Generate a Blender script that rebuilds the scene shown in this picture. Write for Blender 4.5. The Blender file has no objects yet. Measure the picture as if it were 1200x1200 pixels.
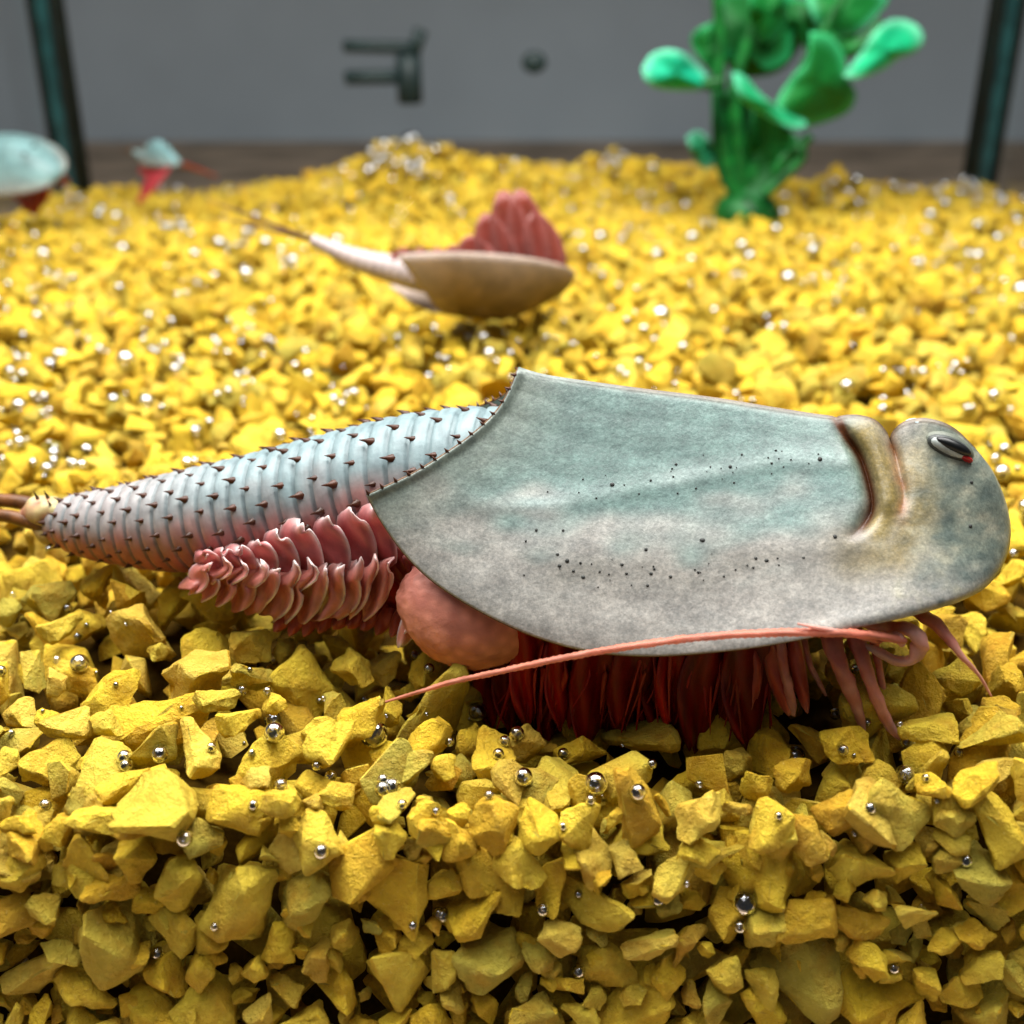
import bpy, bmesh, math, random
import numpy as np
from mathutils import Vector, Matrix, noise as mnoise

# All modelling coordinates below are centimetres; CM turns them into metres.
CM = 0.01
random.seed(7)
rng = np.random.default_rng(7)
scene = bpy.context.scene
col = scene.collection

# ------------------------------------------------------------------ camera
CAM_H, PITCH, FPX, HALF = 2.96, math.radians(24.0), 1300.0, 600.0
cd = bpy.data.cameras.new('camera')
cam = bpy.data.objects.new('camera', cd)
col.objects.link(cam)
cam.location = (0, 0, CAM_H * CM)
cam.rotation_euler = (math.pi / 2 - PITCH, 0, 0)
cd.sensor_width = 36.0
cd.lens = 36.0 * FPX / (2 * HALF)
cd.clip_start, cd.clip_end = 0.001, 20.0
cd.dof.use_dof = True
cd.dof.focus_distance = 5.25 * CM
cd.dof.aperture_fstop = 51.0
scene.camera = cam

# ------------------------------------------------------------------ light
world = bpy.data.worlds.new('World')
scene.world = world
world.use_nodes = True
bg = world.node_tree.nodes['Background']
bg.inputs[0].default_value = (0.90, 0.90, 0.90, 1)
bg.inputs[1].default_value = 0.14


def area(name, loc, rot, sx, sy, power, color):
    l = bpy.data.lights.new(name, 'AREA')
    l.shape, l.size, l.size_y, l.energy, l.color = 'RECTANGLE', sx * CM, sy * CM, power, color
    o = bpy.data.objects.new(name, l)
    col.objects.link(o)
    o.location = Vector(loc) * CM
    o.rotation_euler = [math.radians(a) for a in rot]
    return o


area('tank_lamp', (-1.0, 9.3, 14), (0, 0, 0), 24, 13, 1.28, (1.0, 0.98, 0.95))
area('front_fill', (-7, -6, 26), (-14, -12, 0), 14, 14, 0.20, (1.0, 0.98, 0.95))  # unseen fill light added to brighten the front

scene.view_settings.view_transform = 'Standard'
scene.view_settings.look = 'None'
scene.view_settings.exposure = 0.0
scene.view_settings.gamma = 1.0
scene.view_settings.use_curve_mapping = False
scene.cycles.use_denoising = True
scene.cycles.max_bounces = 8
scene.cycles.diffuse_bounces = 3
scene.cycles.transparent_max_bounces = 12
scene.cycles.transmission_bounces = 6
scene.cycles.caustics_reflective = False
scene.cycles.caustics_refractive = False
scene.cycles.sample_clamp_indirect = 4.0

# ------------------------------------------------------------------ helpers
CT, ST = math.cos(PITCH), math.sin(PITCH)


def ray(u, v):
    a, b = (u - HALF) / FPX, (HALF - v) / FPX
    return np.array([a, CT + b * ST, -ST + b * CT])


def PX(u, v, Y):
    """photo pixel (1200 px frame) at world depth Y (cm)"""
    d = ray(u, v)
    return np.array([0, 0, CAM_H]) + d * (Y / d[1])


def proj(p):
    x, y, z = p[..., 0], p[..., 1], p[..., 2] - CAM_H
    dz = y * CT - z * ST
    up = y * ST + z * CT
    return HALF + FPX * x / dz, HALF - FPX * up / dz, dz


def srgb(r, g, b, k=1.0):
    f = lambda c: ((c / 255.0) / 12.92 if c <= 10 else (((c / 255.0) + 0.055) / 1.055) ** 2.4)
    return (f(r) * k, f(g) * k, f(b) * k, 1.0)


def sstep(a, b, x):
    t = np.clip((x - a) / (b - a), 0, 1)
    return t * t * (3 - 2 * t)


class NT:
    def __init__(s, name):
        s.m = bpy.data.materials.new(name)
        s.m.use_nodes = True
        s.t = s.m.node_tree
        s.t.nodes.clear()
        s.out = s.t.nodes.new('ShaderNodeOutputMaterial')

    def n(s, typ, **kw):
        nd = s.t.nodes.new(typ)
        for k, v in kw.items():
            if k.startswith('i_'):
                nd.inputs[k[2:].replace('_', ' ')].default_value = v
            else:
                setattr(nd, k, v)
        return nd

    def l(s, a, b):
        s.t.links.new(a, b)

    def mix(s, fac, a, b, mode='MIX'):
        nd = s.n('ShaderNodeMix', data_type='RGBA', blend_type=mode)
        for sock, val in ((0, fac), (6, a), (7, b)):
            if hasattr(val, 'links'):
                s.l(val, nd.inputs[sock])
            else:
                nd.inputs[sock].default_value = val
        return nd.outputs[2]

    def ramp(s, src, p0, p1, c0=(0, 0, 0, 1), c1=(1, 1, 1, 1)):
        r = s.n('ShaderNodeValToRGB')
        e = r.color_ramp.elements
        e[0].position, e[1].position = p0, p1
        e[0].color, e[1].color = c0, c1
        s.l(src, r.inputs[0])
        return r.outputs[0]

    def noise(s, scale, detail=4, rough=0.6, coord=None):
        nd = s.n('ShaderNodeTexNoise')
        nd.inputs['Scale'].default_value = scale
        nd.inputs['Detail'].default_value = detail
        nd.inputs['Roughness'].default_value = rough
        if coord is None:
            coord = s.coord()
        s.l(coord, nd.inputs['Vector'])
        return nd.outputs[0]

    def coord(s):
        if not hasattr(s, '_c'):
            tc = s.n('ShaderNodeTexCoord')
            mp = s.n('ShaderNodeMapping')
            mp.inputs['Scale'].default_value = (100, 100, 100)   # back to centimetres
            s.l(tc.outputs['Object'], mp.inputs[0])
            s._c = mp.outputs[0]
        return s._c

    def bump(s, h, strength, dist):
        b = s.n('ShaderNodeBump')
        b.inputs['Strength'].default_value = strength
        b.inputs['Distance'].default_value = dist * CM
        s.l(h, b.inputs['Height'])
        return b.outputs[0]

    def bsdf(s, color, rough=0.5, spec=0.3, normal=None, **kw):
        p = s.n('ShaderNodeBsdfPrincipled')
        if hasattr(color, 'links'):
            s.l(color, p.inputs['Base Color'])
        else:
            p.inputs['Base Color'].default_value = color
        p.inputs['Roughness'].default_value = rough
        p.inputs['Specular IOR Level'].default_value = spec
        if normal is not None:
            s.l(normal, p.inputs['Normal'])
        for k, v in kw.items():
            p.inputs[k.replace('_', ' ')].default_value = v
        return p.outputs[0]

    def done(s, sh):
        s.l(sh, s.out.inputs['Surface'])
        return s.m


M = {}


def simple(name, c, rough=0.5, spec=0.3, var=0.12, sc=8.0, bump=0.0, trans=0.0, alpha=0.0):
    t = NT(name)
    nz = t.noise(sc)
    d = tuple(x * (1 - 2 * var) for x in c[:3]) + (1,)
    l = tuple(min(1, x * (1 + 2 * var)) for x in c[:3]) + (1,)
    cc = t.mix(t.ramp(nz, 0.35, 0.65), d, l)
    nrm = t.bump(t.noise(sc * 5), bump, 0.02) if bump else None
    sh = t.bsdf(cc, rough, spec, nrm)
    if trans:
        tr = t.n('ShaderNodeBsdfTranslucent')
        t.l(cc, tr.inputs[0])
        m = t.n('ShaderNodeMixShader')
        m.inputs[0].default_value = trans
        t.l(sh, m.inputs[1]); t.l(tr.outputs[0], m.inputs[2])
        sh = m.outputs[0]
    if alpha:
        tp = t.n('ShaderNodeBsdfTransparent')
        m = t.n('ShaderNodeMixShader')
        m.inputs[0].default_value = alpha
        t.l(sh, m.inputs[1]); t.l(tp.outputs[0], m.inputs[2])
        sh = m.outputs[0]
    M[name] = t.done(sh)
    return M[name]


def flesh(name, trans=0.3, alpha=0.1, rough=0.4, bump=0.3, sc=9.0, dots=False, spec=0.35, cells=0.0):
    """colour from the mesh's own pigment attribute, mottled, a little translucent"""
    t = NT(name)
    at = t.n('ShaderNodeAttribute', attribute_name='pigment')
    mott = t.noise(sc, 5, 0.65)
    c = t.mix(t.ramp(mott, 0.3, 0.7), at.outputs[0], t.mix(0.45, at.outputs[0], (1, 1, 1, 1), 'MULTIPLY'), 'MIX')
    c = t.mix(t.ramp(mott, 0.30, 0.72), t.mix(1.0, c, (0.74, 0.75, 0.76, 1), 'MULTIPLY'), t.mix(1.0, c, (1.16, 1.14, 1.12, 1), 'MULTIPLY'))
    if dots:
        fine = t.noise(34.0, 3, 0.7)
        c = t.mix(t.ramp(fine, 0.35, 0.68), t.mix(1.0, c, (0.80, 0.82, 0.82, 1), 'MULTIPLY'), t.mix(1.0, c, (1.15, 1.15, 1.14, 1), 'MULTIPLY'))
        grain = t.noise(75.0, 4, 0.75)
        c = t.mix(t.ramp(grain, 0.38, 0.64), t.mix(1.0, c, (0.78, 0.80, 0.80, 1), 'MULTIPLY'), t.mix(1.0, c, (1.18, 1.18, 1.17, 1), 'MULTIPLY'))
        # long faint streaks along the shield
        mp = t.n('ShaderNodeMapping')
        mp.inputs['Scale'].default_value = (2.2, 9, 16)
        mp.inputs['Rotation'].default_value = (0, math.radians(-6), 0)
        t.l(t.coord(), mp.inputs[0])
        stk = t.noise(1.0, 5, 0.6, mp.outputs[0])
        c = t.mix(t.ramp(stk, 0.35, 0.7), t.mix(1.0, c, (0.86, 0.86, 0.86, 1), 'MULTIPLY'), t.mix(1.0, c, (1.1, 1.12, 1.12, 1), 'MULTIPLY'))
        vo = t.n('ShaderNodeTexVoronoi')
        vo.inputs['Scale'].default_value = 9.0
        t.l(t.coord(), vo.inputs['Vector'])
        da = t.n('ShaderNodeAttribute', attribute_name='speckle')
        mth = t.n('ShaderNodeMath', operation='MULTIPLY')
        t.l(t.ramp(vo.outputs['Distance'], 0.10, 0.17, (1, 1, 1, 1), (0, 0, 0, 1)), mth.inputs[0])
        t.l(da.outputs['Fac'], mth.inputs[1])
        c = t.mix(mth.outputs[0], c, srgb(38, 38, 36))
    if cells:
        vo = t.n('ShaderNodeTexVoronoi', feature='SMOOTH_F1')
        vo.inputs['Scale'].default_value = cells
        t.l(t.coord(), vo.inputs['Vector'])
        c = t.mix(t.ramp(vo.outputs['Distance'], 0.15, 0.62), t.mix(1.0, c, (1.12, 1.12, 1.1, 1), 'MULTIPLY'), t.mix(1.0, c, (0.80, 0.72, 0.72, 1), 'MULTIPLY'))
    nrm = t.bump(t.noise(sc * 4.5, 5, 0.7), bump, 0.012) if bump else None
    sh = t.bsdf(c, rough, spec, nrm)
    if trans:
        tr = t.n('ShaderNodeBsdfTranslucent')
        t.l(c, tr.inputs[0])
        m = t.n('ShaderNodeMixShader'); m.inputs[0].default_value = trans
        t.l(sh, m.inputs[1]); t.l(tr.outputs[0], m.inputs[2]); sh = m.outputs[0]
    if alpha:
        tp = t.n('ShaderNodeBsdfTransparent')
        m = t.n('ShaderNodeMixShader'); m.inputs[0].default_value = alpha
        t.l(sh, m.inputs[1]); t.l(tp.outputs[0], m.inputs[2]); sh = m.outputs[0]
    M[name] = t.done(sh)
    return M[name]


def stone_material():
    t = NT('yellow_limestone')
    oi = t.n('ShaderNodeObjectInfo')
    ge = t.n('ShaderNodeNewGeometry')
    add = t.n('ShaderNodeMath', operation='ADD')
    t.l(oi.outputs['Random'], add.inputs[0]); t.l(ge.outputs['Random Per Island'], add.inputs[1])
    fr = t.n('ShaderNodeMath', operation='FRACT')
    t.l(add.outputs[0], fr.inputs[0])
    r = t.n('ShaderNodeValToRGB')
    e = r.color_ramp.elements
    e[0].position, e[0].color = 0.0, srgb(228, 190, 44)
    e[1].position, e[1].color = 1.0, srgb(242, 214, 84)
    for p, c in ((0.2, srgb(238, 206, 58)), (0.42, srgb(224, 200, 74)), (0.52, srgb(186, 172, 70)), (0.58, srgb(214, 194, 74)), (0.66, srgb(242, 212, 66)), (0.82, srgb(234, 190, 50)), (0.90, srgb(198, 160, 48)), (0.95, srgb(226, 198, 84))):
        q = r.color_ramp.elements.new(p); q.color = c
    t.l(fr.outputs[0], r.inputs[0])
    # move the noise from stone to stone
    off = t.n('ShaderNodeVectorMath', operation='SCALE')
    off.inputs[0].default_value = (31, 17, 53)
    t.l(fr.outputs[0], off.inputs['Scale'])
    pos = t.n('ShaderNodeVectorMath', operation='SCALE'); pos.inputs['Scale'].default_value = 100.0
    t.l(ge.outputs['Position'], pos.inputs[0])
    vadd = t.n('ShaderNodeVectorMath', operation='ADD')
    t.l(pos.outputs[0], vadd.inputs[0]); t.l(off.outputs[0], vadd.inputs[1])
    co = vadd.outputs[0]
    big, mid, fine = t.noise(6, 4, 0.6, co), t.noise(17, 6, 0.68, co), t.noise(60, 4, 0.7, co)
    c = t.mix(t.ramp(big, 0.42, 0.72), r.outputs[0], t.mix(0.6, r.outputs[0], srgb(200, 138, 26)))
    c = t.mix(t.ramp(mid, 0.36, 0.66), t.mix(1.0, c, (0.80, 0.78, 0.70, 1), 'MULTIPLY'), c)
    c = t.mix(t.ramp(fine, 0.60, 0.78), c, t.mix(0.5, c, srgb(240, 222, 140)))
    h = t.n('ShaderNodeMath', operation='ADD')
    t.l(mid, h.inputs[0])
    s2 = t.n('ShaderNodeMath', operation='MULTIPLY'); s2.inputs[1].default_value = 0.4
    t.l(fine, s2.inputs[0]); t.l(s2.outputs[0], h.inputs[1])
    M['stone'] = t.done(t.bsdf(c, 0.6, 0.22, t.bump(h.outputs[0], 1.0, 0.05)))


def glass_material():
    t = NT('tank_glass')
    fr = t.n('ShaderNodeFresnel'); fr.inputs[0].default_value = 1.15
    tp = t.n('ShaderNodeBsdfTransparent'); tp.inputs[0].default_value = (0.97, 0.98, 0.98, 1)
    gl = t.n('ShaderNodeBsdfGlossy'); gl.inputs['Roughness'].default_value = 0.03
    m = t.n('ShaderNodeMixShader')
    fs = t.n('ShaderNodeMath', operation='MULTIPLY'); fs.inputs[1].default_value = 0.12
    t.l(fr.outputs[0], fs.inputs[0])
    t.l(fs.outputs[0], m.inputs[0]); t.l(tp.outputs[0], m.inputs[1]); t.l(gl.outputs[0], m.inputs[2])
    M['glass'] = t.done(m.outputs[0])
    for nm, mirror_part in (('bubble', 0.27), ('clear_bubble', 0.13)):
        t = NT(nm)
        g = t.n('ShaderNodeBsdfGlass')
        g.inputs['IOR'].default_value = 0.752        # air inside water
        g.inputs['Roughness'].default_value = 0.0
        gs = t.n('ShaderNodeBsdfGlossy')
        gs.inputs['Color'].default_value = (0.95, 0.97, 1.0, 1)
        gs.inputs['Roughness'].default_value = 0.06
        m = t.n('ShaderNodeMixShader'); m.inputs[0].default_value = mirror_part
        t.l(g.outputs[0], m.inputs[1]); t.l(gs.outputs[0], m.inputs[2])
        M[nm] = t.done(m.outputs[0])


stone_material()
glass_material()
flesh('shield', trans=0.05, alpha=0.0, rough=0.36, spec=0.5, bump=0.28, sc=7.0, dots=True)
flesh('abdomen', trans=0.12, alpha=0.0, rough=0.38, bump=0.25, sc=8.0)
flesh('gill', trans=0.35, alpha=0.10, rough=0.35, bump=0.2, sc=8.0, spec=0.45)
flesh('leg_plate', trans=0.2, alpha=0.0, rough=0.4, bump=0.4, sc=8.0, spec=0.3)
flesh('egg_sac', trans=0.25, alpha=0.0, rough=0.38, bump=0.5, sc=4.0, cells=15.0)
flesh('leaf', trans=0.3, alpha=0.0, rough=0.6, bump=0.15, sc=2.5)
simple('spine', srgb(62, 30, 12), 0.4, 0.3)
simple('speck', srgb(48, 50, 48), 0.5, 0.2, 0.2, 20)
simple('rim', srgb(98, 66, 34), 0.4, 0.3, 0.15, 6)
simple('limb', srgb(214, 132, 112), 0.38, 0.4, 0.18, 10, 0.2, 0.3, 0.12)
simple('antenna', srgb(206, 128, 104), 0.4, 0.35, 0.15, 12, 0.2, 0.2)
simple('blood_red', srgb(150, 16, 12), 0.45, 0.3, 0.25, 7, 0.3, 0.3)
simple('leg_red', srgb(176, 36, 22), 0.42, 0.35, 0.3, 9, 0.3, 0.4, 0.12)
simple('filament', srgb(92, 56, 24), 0.45, 0.3, 0.25, 9, 0.2)
simple('telson', srgb(226, 208, 150), 0.45, 0.3, 0.15, 9, 0.2)
simple('eye_black', srgb(12, 14, 16), 0.35, 0.4, 0.1)
simple('eye_dark', srgb(62, 66, 64), 0.4, 0.3, 0.1)
simple('eye_pale', srgb(160, 168, 164), 0.3, 0.4, 0.1, 14)
simple('eye_red', srgb(170, 28, 30), 0.3, 0.4, 0.15)
simple('eye_blue', srgb(186, 208, 214), 0.3, 0.4, 0.1)
simple('stem', srgb(14, 92, 34), 0.45, 0.3, 0.25, 4, 0.1, 0.15)
simple('silicone', srgb(8, 22, 22), 0.45, 0.35, 0.2, 2)
simple('glass_edge', srgb(28, 66, 66), 0.3, 0.4, 0.2, 2)
simple('wall_paint', srgb(214, 228, 240), 0.9, 0.1, 0.05, 0.05)
simple('table_wood', srgb(196, 172, 148), 0.7, 0.2, 0.2, 0.3)
simple('dark_plastic', srgb(24, 40, 40), 0.5, 0.3, 0.1, 2)
simple('gap_shade', srgb(70, 50, 10), 0.9, 0.05, 0.3, 4, 0.5)  # dark filler colour, stands in for the shade between stones


def mk(name, V, F, mat, parent=None, org=None, smooth=True, pigment=None, speckle=None, solid=0.0):
    V = np.asarray(V, float)
    if org is None:
        org = parent['_org'] if parent is not None else (0, 0, 0)
    org = np.asarray(org, float)
    me = bpy.data.meshes.new(name)
    me.from_pydata(((V - org) * CM).tolist(), [], [list(map(int, f)) for f in F])
    me.update()
    if smooth:
        me.polygons.foreach_set('use_smooth', np.ones(len(me.polygons), bool))
    if pigment is not None:
        a = me.color_attributes.new('pigment', 'FLOAT_COLOR', 'POINT')
        P = np.ones((len(V), 4)); P[:, :3] = np.asarray(pigment)[:, :3]
        a.data.foreach_set('color', P.ravel())
    if speckle is not None:
        a = me.attributes.new('speckle', 'FLOAT', 'POINT')
        a.data.foreach_set('value', np.asarray(speckle, float))
    me.materials.append(M[mat])
    o = bpy.data.objects.new(name, me)
    col.objects.link(o)
    if solid:
        md = o.modifiers.new('thickness', 'SOLIDIFY'); md.thickness = solid * CM; md.offset = 0
    if parent is not None:
        o.parent = parent
    else:
        o.location = org * CM
    o['_org'] = org.tolist()
    return o


def thing(name, label, cat, org, group=None):
    o = bpy.data.objects.new(name, None)
    o.empty_display_size = 0.005
    col.objects.link(o)
    o.location = np.asarray(org, float) * CM
    o['_org'] = [float(x) for x in org]
    o['label'] = label; o['category'] = cat
    if group: o['group'] = group
    return o


def tag(o, label, cat, group=None):
    o['label'] = label; o['category'] = cat
    if group: o['group'] = group
    return o


def grid_faces(n, m, closed=False, flip=False):
    F = []
    for i in range(n - 1):
        for j in range(m if closed else m - 1):
            a, b, c, d = i * m + j, i * m + (j + 1) % m, (i + 1) * m + (j + 1) % m, (i + 1) * m + j
            F.append((a, d, c, b) if flip else (a, b, c, d))
    return F


def smooth_line(P, n):
    """Catmull-Rom through the points, n samples evenly spread over the chord length"""
    P = np.asarray(P, float)
    d = np.r_[0, np.cumsum(np.linalg.norm(np.diff(P, axis=0), axis=1))]
    Q = np.vstack([2 * P[0] - P[1], P, 2 * P[-1] - P[-2]])
    t = np.linspace(0, d[-1], n)
    i = np.clip(np.searchsorted(d, t, 'right') - 1, 0, len(P) - 2)
    f = ((t - d[i]) / np.maximum(d[i + 1] - d[i], 1e-9))[:, None]
    p0, p1, p2, p3 = Q[i], Q[i + 1], Q[i + 2], Q[i + 3]
    return 0.5 * (2 * p1 + (p2 - p0) * f + (2 * p0 - 5 * p1 + 4 * p2 - p3) * f ** 2 + (3 * p1 - p0 - 3 * p2 + p3) * f ** 3)


def tube_geo(P, R, n=10, sub=0, flat=1.0):
    P = np.asarray(P, float)
    if sub:
        C = smooth_line(np.c_[P, np.asarray(R, float)], sub)
        P, R = C[:, :3], C[:, 3]
    V, ref = [], np.array([0.13, 0.21, 0.97])
    for i in range(len(P)):
        t = P[min(i + 1, len(P) - 1)] - P[max(i - 1, 0)]
        t = t / (np.linalg.norm(t) + 1e-12)
        a = np.cross(t, ref); a /= np.linalg.norm(a) + 1e-12
        b = np.cross(t, a)
        for k in range(n):
            w = 2 * math.pi * k / n
            V.append(P[i] + R[i] * (a * math.cos(w) + b * math.sin(w) * flat))
    F = grid_faces(len(P), n, closed=True)
    F.append(tuple(range(n - 1, -1, -1))); F.append(tuple(range((len(P) - 1) * n, len(P) * n)))
    return np.array(V), F


def join(parts):
    V, F, o = [], [], 0
    for v, f in parts:
        V.append(np.asarray(v)); F += [tuple(i + o for i in q) for q in f]; o += len(v)
    return np.vstack(V), F


def box_geo(a, b):
    (x0, y0, z0), (x1, y1, z1) = a, b
    V = [(x, y, z) for z in (z0, z1) for y in (y0, y1) for x in (x0, x1)]
    return np.array(V, float), [(0, 2, 3, 1), (4, 5, 7, 6), (0, 1, 5, 4), (2, 6, 7, 3), (0, 4, 6, 2), (1, 3, 7, 5)]


def ellip_geo(c, ax, n=14, m=18):
    V = []
    for i in range(n + 1):
        th = math.pi * i / n
        for k in range(m):
            ph = 2 * math.pi * k / m
            V.append(np.asarray(c) + ax @ np.array([math.sin(th) * math.cos(ph), math.sin(th) * math.sin(ph), math.cos(th)]))
    return np.array(V), grid_faces(n + 1, m, closed=True)


# ------------------------------------------------------------------ room and tank
BACK = 25.0
wall = mk('wall', *box_geo((-160, 62, -3), (160, 63, 90)), 'wall_paint', smooth=False)
wall['kind'] = 'structure'
table = mk('table', *box_geo((-160, -1.0, -4.6), (160, 61.9, -3.05)), 'table_wood', smooth=False)
tag(table, 'dull brown table top running behind the glass tank', 'table')

lb, rb = PX(92, 205, BACK), PX(1143, 190, BACK)
XL, XR = float(lb[0]), float(rb[0])
tank = thing('glass_tank', 'clear glass tank with dark sealed corners holding the yellow gravel', 'tank', (0.5 * (XL + XR), BACK, -3.0))
mk('back_pane', *box_geo((XL, BACK, -2.9), (XR, BACK + 0.4, 16)), 'glass', tank, smooth=False)
for nm, x, s in (('side_pane', XL, -1), ('side_pane', XR, 1)):
    mk(nm, *box_geo((min(x, x + s * .4), 3.0, -2.9), (max(x, x + s * .4), BACK + 0.4, 16)), 'glass', tank, smooth=False)
mk('base_pane', *box_geo((XL, 2.6, -3.04), (XR, BACK, -2.62)), 'glass', tank, smooth=False)
# sealed corners: a bead of dark silicone on either side of the green glass edge
for x, s in ((XL, -1), (XR, 1)):
    mk('silicone_seam', *tube_geo([(x - s * .12, BACK - .12, -2.6), (x - s * .12, BACK - .12, 16)], [.17, .17], 12), 'silicone', tank)
    mk('glass_edge', *box_geo((min(x, x + s * .32), BACK - .10, -2.6), (max(x, x + s * .32), BACK - .03, 16)), 'glass_edge', tank, smooth=False)
    mk('silicone_seam', *tube_geo([(x + s * .42, BACK - .05, -2.6), (x + s * .42, BACK - .05, 16)], [.10, .10], 12), 'silicone', tank)

fit = thing('tube_fitting', 'dark blurred plastic tube clip stuck on the back glass', 'fitting', PX(480, 130, BACK - .4))
def rod(u0, v0, u1, v1, wpx, Y=BACK - .35):
    k = np.linalg.norm(PX(u0, v0, Y) - PX(u0 + 1, v0, Y))
    a, b = PX(u0, v0, Y), PX(u1, v1, Y)
    return tube_geo([a + (b - a) * f for f in (0, .03, .5, .97, 1)], [wpx * .35 * k, wpx * .5 * k, wpx * .5 * k, wpx * .5 * k, wpx * .35 * k], 12)
mk('upper_rod', *rod(402, 54, 482, 56, 15), 'dark_plastic', fit)
mk('clip', *rod(494, 34, 483, 66, 17), 'dark_plastic', fit)
mk('rod_reflection', *rod(404, 91, 466, 90, 17), 'dark_plastic', fit)  # solid rod standing in for the upper rod's reflection
mk('stem', *rod(478, 64, 481, 122, 30), 'dark_plastic', fit)  # solid shape standing in for the blurry shadow below the clip
sc_ = PX(626, 73, BACK - .12)
tag(mk('suction_cup', *ellip_geo(sc_, np.diag([.26, .12, .22])), 'dark_plastic', org=sc_), 'small dark round suction cup on the back glass', 'suction cup')

# ------------------------------------------------------------------ gravel
MOUNDS = [(PX(480, 190, 22.5), 2.0, 0.95), (PX(650, 190, 23.5), 2.2, 0.45), (PX(715, 195, 23.5), 0.8, 0.35), (PX(850, 195, 23.5), 2.0, 0.35), (PX(985, 190, 21.5), 0.6, 0.6), (PX(878, 232, 19.7), 1.0, 0.32), (PX(1080, 800, 4.4), 0.8, 0.12)]


def ground(x, y):
    z = 0.10 * np.sin(x * 0.9 + 1.3) * np.sin(y * 0.7 + .4) * sstep(6, 12, y)
    z = z + 0.05 * np.sin(x * 2.3 + y * 1.1) + 0.03 * np.sin(y * 3.1 - x * 1.7)
    for c, r, h in MOUNDS:
        z = z + h * np.exp(-((x - c[0]) ** 2 + (y - c[1]) ** 2) / r ** 2)
    z = z - 0.30 * sstep(15, 22, y) - 0.12 * sstep(-4.5, -9, x) * sstep(14, 22, y)
    z = z - 0.26 * np.exp(-((x - .62) / .75) ** 2 - ((y - 4.3) / .5) ** 2)
    return z - 0.10 * sstep(4.2, 3.7, y)


def front(z):            # the face of the gravel towards the camera
    return 3.72 + 0.22 * np.clip(z, -3, 0)


def base_stone(seed, lod):
    r = random.Random(seed)
    bm = bmesh.new()
    ax = (1.0, r.uniform(.62, .95), r.uniform(.42, .75))
    for i in range(r.choice((9, 11, 13, 15))):
        v = Vector((r.gauss(0, 1), r.gauss(0, 1), r.gauss(0, 1))).normalized() * r.uniform(.8, 1.08)
        # push towards a box so that faces come out broad and edges sharp
        k = max(abs(v.x), abs(v.y), abs(v.z))
        v = v * (0.62 + 0.38 / k)
        bm.verts.new((v.x * ax[0], v.y * ax[1], v.z * ax[2]))
    res = bmesh.ops.convex_hull(bm, input=bm.verts)
    bmesh.ops.delete(bm, geom=[g for g in res['geom_interior'] if isinstance(g, bmesh.types.BMVert)], context='VERTS')
    bmesh.ops.dissolve_limit(bm, angle_limit=math.radians(14), verts=bm.verts, edges=bm.edges)
    if lod < 2:
        bmesh.ops.bevel(bm, geom=list(bm.edges) + list(bm.verts), offset=0.05, segments=1, profile=0.5, affect='EDGES', clamp_overlap=True)
    bmesh.ops.triangulate(bm, faces=bm.faces)
    if lod == 0:
        for _ in range(2):
            long_e = [e for e in bm.edges if e.calc_length() > 0.24]
            if long_e:
                bmesh.ops.subdivide_edges(bm, edges=long_e, cuts=1)
                bmesh.ops.triangulate(bm, faces=bm.faces)
        o = Vector((seed * 3.7, seed * 1.3, 0))
        bm.normal_update()
        for v in bm.verts:
            n = mnoise.noise(v.co * 1.7 + o) * .10 + mnoise.noise(v.co * 3.7 + o) * .07 + mnoise.noise(v.co * 8 + o) * .03
            v.co += v.normal * n
    V = np.array([v.co[:] for v in bm.verts]); bm.verts.index_update()
    F = np.array([[q.index for q in f.verts] for f in bm.faces])
    bm.free()
    V -= V.mean(0)
    return V, F


NB = 14
BASES = [[base_stone(100 + i, l) for i in range(NB)] for l in range(3)]


def rand_rot(flat=None):
    q = rng.normal(size=4); q /= np.linalg.norm(q)
    w, x, y, z = q
    return np.array([[1 - 2 * (y * y + z * z), 2 * (x * y - z * w), 2 * (x * z + y * w)],
                     [2 * (x * y + z * w), 1 - 2 * (x * x + z * z), 2 * (y * z - x * w)],
                     [2 * (x * z - y * w), 2 * (y * z + x * w), 1 - 2 * (x * x + y * y)]])


def flat_rot(normal, wob):
    """the stone's thin axis near `normal`"""
    n = np.asarray(normal, float) + rng.normal(size=3) * wob
    n /= np.linalg.norm(n)
    a = np.cross(n, rng.normal(size=3)); a /= np.linalg.norm(a)
    return np.stack([a, np.cross(n, a), n], 1)


stones = []      # (pos, radius, rot, base, layer)


def darts(n_try, sample, rad, fac, cell=0.5):
    g = {}
    out = []
    for _ in range(n_try):
        p = sample()
        r = rad()
        k = tuple((p // cell).astype(int))
        ok = True
        for dx in (-1, 0, 1):
            for dy in (-1, 0, 1):
                for dz in (-1, 0, 1):
                    for q, s in g.get((k[0] + dx, k[1] + dy, k[2] + dz), ()):
                        if (p[0] - q[0]) ** 2 + (p[1] - q[1]) ** 2 + (p[2] - q[2]) ** 2 < (fac * (r + s)) ** 2:
                            ok = False; break
                    if not ok: break
                if not ok: break
            if not ok: break
        if ok:
            g.setdefault(k, []).append((p, r)); out.append((p, r))
    return out


def sample_top(y0, y1, dz, jit):
    def f():
        while True:
            y = math.sqrt(rng.uniform(y0 ** 2, y1 ** 2))
            x = rng.uniform(-1, 1) * (0.62 * y + 1.0)
            if XL - .1 < x < XR + .1: break
        return np.array([x, y, float(ground(x, y)) + dz + rng.uniform(-jit, jit)])
    return f


def rad_small():
    return float(np.clip(rng.lognormal(math.log(.142), .32), .07, .225))


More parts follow.
